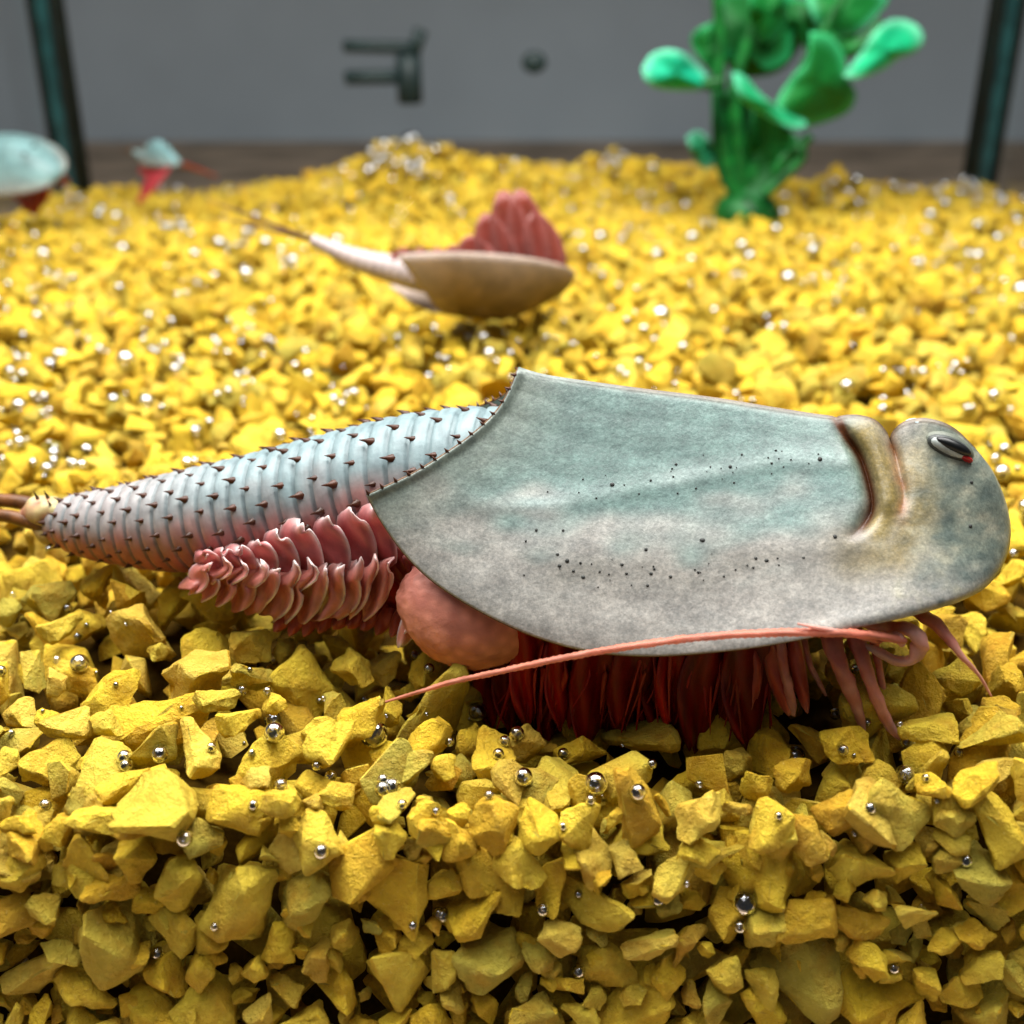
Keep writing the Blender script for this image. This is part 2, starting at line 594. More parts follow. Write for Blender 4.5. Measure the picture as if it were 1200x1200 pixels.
for dz, jit, fac, lay in ((-.30, .05, .70, 1), (-.10, .08, .72, 0)):
    for p, r in darts(9000, sample_top(3.75, 9.5, dz, jit), rad_small, fac):
        stones.append((p, r, flat_rot((0, 0, 1), .75), rng.integers(NB), lay))
    for p, r in darts(30000 if lay == 0 else 14000, sample_top(9.5, BACK - .05, dz, jit), rad_small, fac):
        stones.append((p, r, flat_rot((0, 0, 1), .8), rng.integers(NB), lay + 2))


def sample_face(depth0, depth1):
    def f():
        z = rng.uniform(-2.45, -.12)
        return np.array([rng.uniform(-3.6, 3.6), float(front(z)) + rng.uniform(depth0, depth1), z])
    return f


for d0, d1, fac, lay in ((.02, .10, .66, 0), (.28, .40, .66, 1)):
    for p, r in darts(9000, sample_face(d0, d1), rad_small, fac):
        stones.append((p + np.array([0, r * .35, 0]), r, flat_rot((0, -1, .25), .55), rng.integers(NB), lay))
# small chips in the gaps
for p, r in darts(2500, sample_face(.08, .2), lambda: rng.uniform(.05, .075), 1.0):
    stones.append((p, r, rand_rot(), rng.integers(NB), 0))

bed_v, bed_f = [], []
xs = np.linspace(XL + .02, XR - .02, 60); ys = np.linspace(4.25, BACK - .02, 90)
for y in ys:
    for x in xs:
        bed_v.append((x, y, float(ground(x, y)) - .42))
bed_f = grid_faces(len(ys), len(xs))
n0 = len(bed_v)
fy, fx = np.linspace(0, 1, 8), np.linspace(XL + .02, XR - .02, 60)
for t in fy:
    for x in fx:
        z = (1 - t) * (float(ground(x, 4.25)) - .42) + t * -2.58
        bed_v.append((x, max(front(z) + .5, 4.25 - t * .62), z))
bed_f += [tuple(i + n0 for i in f) for f in grid_faces(len(fy), len(fx), flip=True)]
bed = mk('gravel_bed', bed_v, bed_f, 'gap_shade', org=(0, 4.0, -2.6))  # sheet behind the stones, coloured dark to give shaded gaps
bed['kind'] = 'structure'

# choose the 300 stones that show largest; the rest stay one heap
score = []
for i, (p, r, R, b, lay) in enumerate(stones):
    u, v, d = proj(p)
    vis = (-30 < u < 1230) and (-30 < v < 1230) and lay == 0
    hidden = (430 < v < 800 and 480 < u < 1150) and p[1] > 3.9 and abs(v - 600) < 170
    score.append(r / d if vis and not hidden else 0)
chosen = set(np.argsort(score)[::-1][:300].tolist())
stone_mesh = {}


def tri_mesh(name, V, F, smooth):
    me = bpy.data.meshes.new(name)
    me.vertices.add(len(V)); me.vertices.foreach_set('co', np.asarray(V, np.float32).ravel())
    me.loops.add(len(F) * 3); me.loops.foreach_set('vertex_index', np.asarray(F, np.int32).ravel())
    me.polygons.add(len(F))
    me.polygons.foreach_set('loop_start', np.arange(len(F), dtype=np.int32) * 3)
    me.polygons.foreach_set('use_smooth', np.full(len(F), smooth))
    me.update(calc_edges=True)
    me.validate()
    if smooth: me.set_sharp_from_angle(angle=math.radians(33))
    me.materials.append(M['stone'])
    return me


for b in range(NB):
    V, F = BASES[0][b]
    stone_mesh[b] = tri_mesh('stone', V * CM, F, True)
bo = np.array([0, 4.0, -2.6])
for i in sorted(chosen):
    p, r, R, b, lay = stones[i]
    o = bpy.data.objects.new('stone', stone_mesh[int(b)])
    col.objects.link(o)
    o.parent = bed
    o.matrix_local = Matrix.Translation(Vector((p - bo) * CM)) @ Matrix((R * r * 1.12).tolist()).to_4x4()
acc = {0: ([], [], 0), 1: ([], [], 0), 2: ([], [], 0)}
for i, (p, r, R, b, lay) in enumerate(stones):
    if i in chosen: continue
    lod = 0 if p[1] < 6.2 and lay == 0 else (1 if p[1] < 13 else 2)
    V, F = BASES[lod][int(b)]
    vs, fs, n = acc[lod]
    vs.append((V @ (R * r * 1.12).T + p - bo) * CM); fs.append(F + n)
    acc[lod] = (vs, fs, n + len(V))
heap_objs = []
allV, allF, n, sm = [], [], 0, []
for lod in (0, 1, 2):
    vs, fs, k = acc[lod]
    if not vs: continue
    v, f = np.vstack(vs), np.vstack(fs)
    allV.append(v); allF.append(f + n); n += len(v); sm.append(np.full(len(f), lod < 2))
me = tri_mesh('gravel', np.vstack(allV), np.vstack(allF), True)
me.polygons.foreach_set('use_smooth', np.concatenate(sm))
gravel = bpy.data.objects.new('gravel', me)
col.objects.link(gravel)
gravel.parent = bed
gravel['kind'] = 'stuff'

# ------------------------------------------------------------------ the large tadpole shrimp
Y0, KX = 5.2, 0.19
SEC = math.sqrt(1 + KX * KX)
NRM = np.array([KX, 1, 0]) / SEC


def AP(u, v, D=0.0):
    """photo pixel at D cm to this side of the animal's own middle plane"""
    d = ray(u, v)
    t = (Y0 - D * SEC) / (d[1] + KX * d[0])
    return np.array([0, 0, CAM_H]) + d * t


def mirror(p):
    D = (Y0 - (p[..., 1] + KX * p[..., 0])) / SEC
    return p + 2 * D[..., None] * NRM


k_px = 5.3 / FPX           # cm per pixel about the animal
shrimp = thing('tadpole_shrimp', 'large grey-green tadpole shrimp with spiny ringed tail resting on the yellow gravel', 'shrimp', AP(760, 850, 0.1))

top = [(607, 432), (640, 441), (700, 450), (760, 458), (840, 468), (900, 478), (950, 486), (972, 489), (980, 491), (986, 489), (1005, 488), (1025, 494), (1037, 507), (1043, 520), (1047, 508), (1060, 496), (1085, 492), (1115, 502), (1141, 526)]
bot = [(430, 580), (450, 615), (480, 655), (520, 690), (580, 725), (640, 750), (700, 764), (770, 768), (860, 761), (930, 750), (1000, 735), (1060, 722), (1122, 704)]
left = [(607, 432), (598, 455), (582, 482), (555, 508), (520, 533), (480, 557), (430, 580)]
right = [(1141, 526), (1163, 556), (1178, 594), (1182, 630), (1173, 662), (1152, 688), (1122, 704)]
NS, NTT = 260, 110
Tc, Bc = smooth_line(top, NS), smooth_line(bot, NS)
Lc, Rc = smooth_line(left, NTT), smooth_line(right, NTT)
kw = np.exp(-(np.arange(-60, 61) / 24.0) ** 2); kw /= kw.sum()
Ts = np.stack([np.convolve(np.pad(Tc[:, c], 60, mode='reflect', reflect_type='odd'), kw, 'valid') for c in (0, 1)], 1)
s = np.linspace(0, 1, NS)[:, None, None]; t = np.linspace(0, 1, NTT)[None, :, None]
UV = (1 - t) * Ts[:, None] + (1 - t) ** 9 * (Tc - Ts)[:, None] + t * Bc[:, None] + (1 - s) * Lc[None] + s * Rc[None] \
    - ((1 - s) * (1 - t) * Tc[0] + s * (1 - t) * Tc[-1] + (1 - s) * t * Bc[0] + s * t * Bc[-1])
S, T = s[..., 0] + 0 * t[..., 0], t[..., 0] + 0 * s[..., 0]
U, Vv = UV[..., 0], UV[..., 1]
gT = 1 - (1 - T) ** 1.28
D_R = .40 * sstep(.42, 1, T)                      # the front margin swings round from the middle line
fall = np.sqrt(np.clip(1 - np.clip((S - .5) / .5, 0, 1) ** 2.2, 0, 1))
W = .50 + .33 * np.sin(np.clip(S / .5, 0, 1) * math.pi / 2)
D = np.where(S < .5, W * gT, D_R + (.83 * gT - D_R) * fall)


def dist_poly(U, V, pts):
    best = np.full(U.shape, 1e9)
    for (a, b), (c, d) in zip(pts[:-1], pts[1:]):
        L = (c - a) ** 2 + (d - b) ** 2
        w = np.clip(((U - a) * (c - a) + (V - b) * (d - b)) / L, 0, 1)
        best = np.minimum(best, np.hypot(U - a - w * (c - a), V - b - w * (d - b)))
    return best


groove1 = [tuple(p) for p in smooth_line([(976, 484), (990, 508), (1008, 536), (1018, 566), (1022, 592), (1015, 612), (1000, 632)], 24)]
groove2 = [tuple(p) for p in smooth_line([(1043, 515), (1047, 532), (1053, 556), (1058, 580), (1056, 606)], 16)]
d1, d2 = dist_poly(U, Vv, groove1), dist_poly(U, Vv, groove2)
carina = [(560, 592), (640, 590), (720, 578), (820, 556), (920, 536), (985, 540)]
carina2 = [(640, 650), (760, 648), (900, 640), (1000, 628)]
d3, d4 = dist_poly(U, Vv, carina), dist_poly(U, Vv, carina2)
D = D - 0.080 * np.exp(-(d1 / 9) ** 2) * sstep(640, 600, Vv) * sstep(0, .16, T) - 0.035 * np.exp(-(d2 / 9) ** 2) * sstep(612, 580, Vv) * sstep(0, .12, T)
D = D + 0.006 * np.exp(-(d3 / 14) ** 2) + 0.012 * np.exp(-(d4 / 40) ** 2) * sstep(1040, 960, U)
ring = np.exp(-(dist_poly(U, Vv, [(1010, 505), (1030, 540), (1040, 585)]) / 16) ** 2)
D = D + 0.022 * ring
rimd = np.minimum(dist_poly(U, Vv, [tuple(p) for p in Lc[::3]]), 1e9)
D = D + 0.02 * np.exp(-(rimd / 7) ** 2)                      # rolled rear edge
D = np.where(T < 0.02, D * (T / .02), D)
near = np.empty((NS, NTT, 3))
for i in range(NS):
    for j in range(NTT):
        near[i, j] = AP(U[i, j], Vv[i, j], D[i, j])
far = mirror(near)
V = np.concatenate([far[:, :0:-1], near], 1)
MM = V.shape[1]


def two(A):
    return np.concatenate([A[:, :0:-1], A], 1)


# pigment of the shield, with the ridge's highlight painted in
c_low, c_up, c_tan = np.array(srgb(152, 148, 143)[:3]), np.array(srgb(98, 122, 118)[:3]), np.array(srgb(134, 116, 66)[:3])
c_rear, c_groove, c_or = np.array(srgb(128, 130, 119)[:3]), np.array(srgb(84, 42, 10)[:3]), np.array(srgb(128, 74, 24)[:3])
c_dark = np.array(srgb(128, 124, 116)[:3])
nz = np.array([[mnoise.noise(Vector((U[i, j] / 60, Vv[i, j] / 30, 3))) for j in range(NTT)] for i in range(NS)])
edge_v = np.interp(U, [430, 560, 640, 760, 900, 1010, 1030], [590, 598, 612, 622, 618, 606, 560])
wu = sstep(48, -48, Vv - edge_v + nz * 60) * sstep(1028, 1005, U)
P = c_low + (c_up - c_low) * wu[..., None]
head = sstep(1045, 1110, U + nz * 25) * sstep(720, 640, Vv)
P = P + (np.array(srgb(114, 122, 112)[:3]) - P) * head[..., None]
wt = np.maximum(np.exp(-(dist_poly(U, Vv, [(1012, 510), (1032, 545), (1044, 590), (1030, 625)]) / 22) ** 2), .8 * np.exp(-(dist_poly(U, Vv, [(1065, 540), (1075, 600), (1050, 650), (1000, 650)]) / 26) ** 2))
P = P + (c_tan - P) * np.clip(wt, 0, 1)[..., None]
nz2 = np.array([[mnoise.fractal(Vector((U[i, j] / 26, Vv[i, j] / 22, 9)), 1.0, 2.0, 4) for j in range(NTT)] for i in range(NS)])
P = P + (np.array(srgb(150, 146, 128)[:3]) - P) * (np.clip(nz2 * 1.1 - .05, 0, .7) * sstep(1000, 1060, U))[..., None]
P = P + (np.array(srgb(84, 100, 98)[:3]) - P) * (np.clip(-nz2 * 1.1 - .05, 0, .65) * sstep(1040, 1090, U))[..., None]
P = P * (1 + .22 * nz2)[..., None]
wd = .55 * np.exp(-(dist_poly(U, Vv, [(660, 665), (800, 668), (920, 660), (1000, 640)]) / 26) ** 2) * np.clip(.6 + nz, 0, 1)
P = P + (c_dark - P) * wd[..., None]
wl = .7 * np.exp(-(d3 / 8) ** 2) * sstep(560, 620, U)  # pale stripe painted along the carina as its highlight
P = P + (np.array(srgb(160, 176, 173)[:3]) - P) * np.clip(wl * (.7 + nz), 0, 1)[..., None]
P = P + (c_rear - P) * (.6 * np.exp(-(rimd / 60) ** 2))[..., None]
P = P + (c_groove - P) * np.clip(1.5 * np.exp(-(d1 / 6.5) ** 2) * sstep(645, 605, Vv), 0, 1)[..., None]
P = P + (c_or - P) * np.clip(np.exp(-(d2 / 8.0) ** 2) * (.65 + nz2), 0, .9)[..., None]
keel = np.clip(1 - np.hypot(U - Tc[:, None, 0], Vv - Tc[:, None, 1]) / 7, 0, 1) * sstep(600, 760, U)
P = P + (np.array(srgb(92, 66, 38)[:3]) - P) * (.9 * keel)[..., None]
spk = np.maximum(np.exp(-(dist_poly(U, Vv, [(620, 575), (720, 570), (860, 548), (970, 540)]) / 16) ** 2) * .9, np.exp(-(dist_poly(U, Vv, [(620, 622), (690, 668), (800, 662), (900, 655)]) / 24) ** 2))
spk = np.clip(spk * 1.3, 0, 1)
flipF = grid_faces(NS, MM, flip=False)
shield = mk('carapace', V.reshape(-1, 3), flipF, 'shield', shrimp, pigment=two(P).reshape(-1, 3) if False else np.concatenate([P[:, :0:-1], P], 1).reshape(-1, 3), speckle=two(spk * 0).ravel(), solid=0.018)

# brown rim along the lower margin and the notched rear edge, on both sides
rim_near = [near[0, j] for j in range(0, NTT, 2)] + [near[i, -1] for i in range(2, NS, 3)]
rim_all = rim_near + [near[-1, j] for j in range(NTT - 1, NTT - 14, -4)]
R_ = [.0065] * len(rim_all)
mk('margin', *tube_geo(rim_all, R_, 6), 'rim', shield)
mk('margin', *tube_geo([mirror(np.array(p)) for p in rim_all], R_, 6), 'rim', shield)


def spike(base, tip, r):
    base, tip = np.asarray(base), np.asarray(tip)
    return tube_geo([base, base + (tip - base) * .4, tip], [r, r * .55, r * .06], 6)


teeth = []
tk = [(600, 449), (595, 462), (589, 472), (575, 491), (563, 502), (545, 516), (524, 530), (507, 542), (488, 552), (463, 564), (438, 577)]
for i in range(4, NTT - 1, 8):
    b = near[0, i]
    L = Lc[min(i + 1, NTT - 1)] - Lc[i - 1]
    nn = np.array([-abs(L[1]) , -abs(L[0])]); nn = nn / np.linalg.norm(nn)
    tip = AP(Lc[i][0] + nn[0] * 6 - 1, Lc[i][1] + nn[1] * 6, D[0, i] + .015)
    teeth.append(spike(b, tip, .012)); teeth.append(spike(mirror(b), mirror(tip), .012))
mk('serration', *join(teeth), 'spine', shield)

rs = random.Random(3)
dots = [(u, v, r) for u, v, r in ((629, 621, 2.6), (617, 633, 1.8), (653, 649, 2.2), (665, 658, 3.2), (656, 665, 2.6), (671, 670, 2.2), (683, 677, 2.6), (682, 660, 2), (703, 670, 2), (729, 661, 2.2), (735, 673, 2.4), (756, 645, 2.6), (766, 667, 2.2), (763, 673, 2.6), (759, 686, 2.2), (786, 677, 2.4),
        (717, 568, 3.2), (684, 563, 1.8), (762, 565, 1.6), (789, 559, 1.8), (793, 544, 2.2), (856, 548, 2.8), (870, 534, 1.8), (903, 545, 2), (910, 530, 1.8), (961, 540, 3.4), (816, 573, 2), (822, 634, 3.6), (886, 654, 2.6), (898, 656, 2.8), (883, 666, 2), (818, 672, 2), (941, 655, 1.8), (978, 630, 3), (1136, 617, 3), (1137, 566, 3), (700, 585, 1.6), (660, 622, 2))]
for _ in range(46):
    dots.append((rs.uniform(610, 960), 0, rs.uniform(.8, 1.5)))
sd = []
for u, v, r in dots:
    if v == 0: v = (rs.gauss(664, 12) if rs.random() < .55 else rs.gauss(575 - (u - 620) * .1, 12))
    i, j = np.unravel_index(np.argmin((U - u) ** 2 + (Vv - v) ** 2), U.shape)
    i, j = min(max(i, 1), NS - 2), min(max(j, 1), NTT - 2)
    nn = np.cross(near[i + 1, j] - near[i - 1, j], near[i, j + 1] - near[i, j - 1]); nn /= np.linalg.norm(nn)
    if nn[1] > 0: nn = -nn
    ta = np.cross(nn, (0, 0, 1.)); ta /= np.linalg.norm(ta); tb = np.cross(nn, ta)
    rr = r * k_px * .8
    sd.append(ellip_geo(near[i, j] + nn * .009, np.stack([ta * rr * rs.uniform(.8, 1.2), tb * rr * rs.uniform(.8, 1.2), nn * .006], 1), 5, 9))
mk('specks', *join(sd), 'speck', shield)

# ---- eyes
eye = shrimp
def eye_ell(u, v, D, a, b, rot, dep):
    k = np.linalg.norm(AP(u, v, D) - AP(u + 1, v, D))
    c, s_ = math.cos(math.radians(rot)), math.sin(math.radians(rot))
    X = np.array([1, 0, 0]); Yv = np.array([0, CT, -ST]); Z = np.array([0, ST, CT])
    ax = np.stack([(X * c - Z * s_) * a * k, (X * s_ + Z * c) * b * k, -Yv * dep], 1)
    return ellip_geo(AP(u, v, D), ax)


def head_D(u, v):
    i = np.argmin((U - u) ** 2 + (Vv - v) ** 2)
    return float(D.ravel()[i])


hd = head_D(1112, 524)
mound = mk('eye', *eye_ell(1112, 524, hd - .012, 33, 17, 24, .045), 'abdomen', shrimp, pigment=np.tile(srgb(104, 110, 98), (15 * 18, 1)))
mk('eye_ring', *eye_ell(1113, 525, hd + .012, 30, 13.5, 24, .04), 'eye_dark', mound)
mk('eye_white', *eye_ell(1113, 525, hd + .022, 26.5, 10.2, 24, .04), 'eye_pale', mound)
mk('eye_red', *eye_ell(1127, 535, hd + .020, 15, 4.6, 26, .035), 'eye_red', mound)
mk('pupil', *eye_ell(1117, 523.5, hd + .029, 24.5, 8.2, 25, .04), 'eye_black', mound)
mk('eye', *eye_ell(1078, 498, -.03, 19, 8, 10, .05), 'eye_blue', shrimp)

# ---- abdomen: one continuous ringed body
cl = np.array([(62, 613, 20), (90, 614, 31), (130, 616, 39), (200, 613, 51), (270, 604, 58), (340, 592, 64), (420, 576, 69), (500, 562, 74), (590, 560, 78), (700, 580, 78), (820, 610, 74), (950, 640, 60)], float)
NR, PER, SEG = 28, 9, 40
line = smooth_line(cl, 1600)
ar = np.r_[0, np.cumsum(np.linalg.norm(np.diff(line[:, :2], axis=0), axis=1))]
i590 = np.searchsorted(line[:, 0], 592)
ring_s = [0]
w_ = np.linspace(17, 25, NR); w_ = w_ / w_.sum() * ar[i590]
ring_s = np.r_[0, np.cumsum(w_)]
stations = []
for r_ in range(NR):
    for q in range(PER):
        f = q / PER
        bulge = .985 + .05 * math.sin(math.pi * min(1, f * 1.05)) ** .5 - (.05 if q == 0 else 0) + .02 * (1 - f)
        stations.append((ring_s[r_] + f * w_[r_], bulge, f))
for e in np.linspace(ar[i590], ar[-1], 20):
    stations.append((e, 1.0, .5))
AV, AC = [], []
c_blue, c_white, c_pink, c_seam = [np.array(srgb(*c)[:3]) for c in ((128, 148, 152), (156, 150, 149), (172, 100, 92), (98, 116, 120))]
frames = []
for (st, bl, f) in stations:
    p = np.array([np.interp(st, ar, line[:, k]) for k in range(3)])
    q = np.array([np.interp(st + 4, ar, line[:, k]) for k in range(3)])
    c = AP(p[0], p[1]); tdir = AP(q[0], q[1]) - c; tdir /= np.linalg.norm(tdir)
    k = np.linalg.norm(AP(p[0], p[1]) - AP(p[0] + 1, p[1]))
    rad = p[2] * k
    side = np.cross(tdir, (0, 0, 1)); side /= np.linalg.norm(side)
    up = np.cross(side, tdir)
    frames.append((c, tdir, side, up, rad, p[0]))
    for a in range(SEG):
        w = 2 * math.pi * a / SEG
        wob = 1 + .006 * math.sin(w * 5 + st * .3)
        AV.append(c + rad * bl * wob * (up * math.cos(w) + side * math.sin(w)))
        hgt = math.cos(w) * .5 + .5 - .12 * math.sin(w)
        n_ = mnoise.noise(Vector((p[0] / 30, w * 2, 0)))
        x = c_pink + (c_white - c_pink) * float(sstep(.24, .66, hgt + n_ * .15))
        x = x + (c_blue - x) * float(sstep(.42, .80, hgt + n_ * .2) * sstep(140, 330, p[0]))
        if f < .05 or f > .88: x = x * .45 + c_seam * .55
        x = x * (1 + .28 * mnoise.fractal(Vector((p[0] / 7, w * 7, 5)), 1.0, 2.0, 3))
        AC.append(x)
AF = grid_faces(len(stations), SEG, closed=True)
AF.append(tuple(range(SEG))); AF.append(tuple(range((len(stations) - 1) * SEG + SEG - 1, (len(stations) - 1) * SEG - 1, -1)))
abdomen = mk('abdomen', AV, AF, 'abdomen', shrimp, pigment=AC)
sp = []
for r_ in range(NR):
    c, td, side, up, rad, u = frames[r_ * PER + 3]
    big = .8 + .4 * min(1, u / 400)
    m = 11
    for a in range(m):
        w = 2 * math.pi * (a + (.5 if r_ % 2 else 0) + rng.uniform(-.12, .12)) / m
        if math.cos(w) < -.78: continue
        nrm = up * math.cos(w) + side * math.sin(w)
        b = c + nrm * rad * 1.012 + td * rng.uniform(-.006, .006)
        sz = .0185 * big * rng.uniform(.75, 1.15)
        tip = b - td * sz * 2.3 + nrm * sz * 1.5
        sp.append(tube_geo([b - nrm * sz * .5, b + nrm * sz * .35 - td * sz * .2, b + nrm * sz * .95 - td * sz * 1.0, tip], [sz * 1.25, sz * 1.0, sz * .4, sz * .06], 7))
mk('spines', *join(sp), 'spine', abdomen)

# ---- end of the tail and the two long filaments
def rough_tube(name, P_, R__, n, sub, amp, c0, c1):
    v_, f_ = tube_geo(P_, R__, n, sub)
    pg = []
    for i in range(len(v_)):
        m_ = v_[i // n * n:i // n * n + n].mean(0)
        q = mnoise.fractal(Vector(v_[i] * 9), 1.0, 2.0, 3)
        v_[i] = m_ + (v_[i] - m_) * (1 + amp * q)
        k_ = min(1, max(0, .5 + q))
        pg.append(np.array(c0[:3]) * (1 - k_) + np.array(c1[:3]) * k_)
    return mk(name, v_, f_, 'abdomen', shrimp, pigment=pg)
rough_tube('telson', [AP(72, 606, 0), AP(60, 602, .02), AP(46, 600, .03), AP(32, 603, .03), AP(20, 607, .03)], [.085, .088, .08, .05, .015], 18, 26, .30, srgb(172, 96, 84), srgb(200, 188, 134))
rough_tube('telson_lobe', [AP(68, 628, .05), AP(52, 624, .06), AP(36, 614, .06)], [.06, .055, .015], 14, 16, .30, srgb(120, 70, 40), srgb(190, 170, 110))
mk('telson_spines', *join([spike(AP(u, v, .06), AP(u - 5, v - 9, .10), .012) for u, v in ((44, 584), (56, 583), (60, 594), (50, 606))]), 'spine', shrimp)
for pts in (([(52, 597), (20, 588), (-30, 586), (-120, 592), (-230, 600)], -.05), ([(66, 618), (30, 610), (0, 604), (-60, 606), (-180, 626)], .06)):
    P_ = [AP(u, v, pts[1]) for u, v in pts[0]]
    v_, f_ = tube_geo(P_, [.05, .042, .036, .028, .008], 10, 60)
    mk('tail_filament', v_, f_, 'filament', shrimp)

# ---- trunk below the shield
tr = [AP(u, v, D_) for u, v, D_ in ((330, 650, .02), (450, 665, .05), (600, 690, .05), (750, 700, .05), (900, 690, .05), (1050, 660, .05))]
v_, f_ = tube_geo(tr, [.10, .26, .34, .34, .30, .16], 24, 40)
mk('trunk', v_, f_, 'blood_red', shrimp)


# ---- leaf-like gills with pale rims
def petal(name, pts_px, D0, D1, width, curl, base_c, rim_c, parent, mat='gill', wave=0.0, n=14, m=9, ph=0.0, solid=.008, side_bias=0.0):
    """a thin cupped flap along a pixel curve; D runs from D0 at the root to D1 at the tip"""
    Lp = smooth_line(np.array(pts_px, float), n)
    V_, C_ = [], []
    for i in range(n):
        f = i / (n - 1)
        u, v = Lp[i]
        a, b = Lp[max(i - 1, 0)], Lp[min(i + 1, n - 1)]
        tn = (b - a) / (np.linalg.norm(b - a) + 1e-9)
        nn = np.array([-tn[1], tn[0]])
        w = width * (math.sin(math.pi * min(1, .16 + .84 * f)) ** .55 if f < .999 else .12)
        for j in range(m):
            g = j / (m - 1) * 2 - 1
            q = np.array([u, v]) + nn * w * g + tn * wave * math.sin(g * 3 + ph)
            dd = D0 + (D1 - D0) * f + curl * (1 - g * g) + wave * .006 * math.sin(f * 9 + g * 4 + ph) + side_bias * g
            V_.append(AP(q[0], q[1], dd))
            e = max(abs(g) ** 9, f ** 12)
            st = 1 + (.75 if mat == 'leg_plate' else .22) * mnoise.fractal(Vector((g * 3.2 + ph * 7, f * 1.3, ph)), 1.0, 2.0, 3)
            C_.append((np.array(base_c[:3]) * (1 - e) + np.array(rim_c[:3]) * e) * max(.25, st))
    return mk(name, V_, grid_faces(n, m), mat, parent, pigment=C_, solid=solid)


pink, deep, pale = srgb(214, 132, 130), srgb(172, 66, 68), srgb(250, 240, 238)
def lerp(a, b, f): return tuple(x + (y - x) * f for x, y in zip(a, b))
mid_v = lambda u: np.interp(u, [230, 300, 360, 430, 480], [664, 668, 668, 660, 655])
rg = random.Random(21)
ups = [(240, 16, 15), (258, 22, 17), (278, 24, 19), (298, 34, 22), (322, 46, 26), (350, 56, 30), (380, 60, 30), (408, 66, 31), (436, 66, 30)]
for i, (u, h, w) in enumerate(ups):
    mv = mid_v(u)
    j_ = rg.uniform(-4, 4)
    petal('gill', [(u + 16, mv + 6), (u + 6 + j_, mv - h * .45), (u - 2 + j_, mv - h * .8), (u + 2, mv - h)], .33, .39 + .004 * i, w * .78 * rg.uniform(.9, 1.15), .05, lerp(pink, deep, .2 + .45 * i / 8), lerp(pink, pale, .45 + .55 * math.sin(math.pi * min(1, i / 9))), shrimp, wave=2.5, ph=i * 2.1, side_bias=.09, n=18, m=15)
los = [(238, 30, 16), (256, 36, 17), (276, 40, 18), (298, 48, 21), (318, 54, 20), (338, 58, 22), (356, 58, 20), (376, 62, 22), (394, 62, 20), (414, 64, 22), (432, 64, 20), (452, 64, 22)]
for i, (u, h, w) in enumerate(los):
    mv = mid_v(u) - 4
    j_, k_ = rg.uniform(-6, 6), rg.uniform(-5, 5)
    petal('gill', [(u - 22 - i * .8, mv + h), (u - 12 + j_, mv + h * .68), (u - 8 + k_, mv + h * .35), (u + 4 - k_, mv + h * .12), (u + 6, mv - 2 + k_)], .34 + .003 * i, .44 + .004 * i, w * .74, .04, lerp(pink, srgb(224, 144, 120), .5), lerp(pink, pale, .55 + .45 * math.sin(math.pi * i / 11)), shrimp, wave=rg.uniform(3, 5.5), ph=i * 1.3, side_bias=.10, n=18, m=15)
# darker gills tucked in beneath the shield's rear lobe
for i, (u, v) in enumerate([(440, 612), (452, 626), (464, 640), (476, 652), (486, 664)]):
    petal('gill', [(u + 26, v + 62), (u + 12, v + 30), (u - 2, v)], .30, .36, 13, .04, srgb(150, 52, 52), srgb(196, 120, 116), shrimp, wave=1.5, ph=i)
for i, (u, v) in enumerate([(478, 752), (484, 736)]):
    petal('gill', [(u + 14, v - 50), (u + 4, v - 22), (u - 10, v + 6)], .52, .56, 12, .03, srgb(220, 140, 116), pale, shrimp, wave=2, ph=i)
# fringe under the lower row
for i in range(9):
    u = 330 + i * 17
    petal('gill', [(u + 10, 712), (u + 2, 726), (u - 8, 740 + 6 * math.sin(i))], .34, .42, 9, .02, srgb(186, 84, 66), srgb(206, 120, 92), shrimp, wave=1, ph=i)

# ---- egg pouch
ec = AP(545, 714, .50)
kk = np.linalg.norm(AP(545, 714, .5) - AP(546, 714, .5))
eV, eF = [], None
X_, Zc, Yc = np.array([1, 0, 0]), np.array([0, ST, CT]), np.array([0, CT, -ST])
for i in range(81):
    th = math.pi * i / 80
    for q in range(120):
        ph = 2 * math.pi * q / 120
        a, b, c = math.sin(th) * math.cos(ph), math.cos(th), math.sin(th) * math.sin(ph)
        rx = 76 * (1 + .10 * b) if a < 0 else 90
        pz = 68 if b < 0 else 62
        rr = 1 + .012 * mnoise.noise(Vector((a, b, c)) * 9) + .02 * mnoise.noise(Vector((a, b, c)) * 3) + .022 * mnoise.noise(Vector((a, b, c)) * 11)
        eV.append(ec + (X_ * (a * rx - 6 * b) + Zc * b * pz) * kk * rr - Yc * c * .20)
eV = np.array(eV)
n01 = np.clip((eV[:, 2] - eV[:, 2].min()) / np.ptp(eV[:, 2]), 0, 1)[:, None]
eC = np.array(srgb(226, 150, 112)[:3]) * (1 - n01) + np.array(srgb(222, 146, 134)[:3]) * n01
mk('egg_pouch', eV, grid_faces(81, 120, closed=True), 'egg_sac', shrimp, pigment=eC)

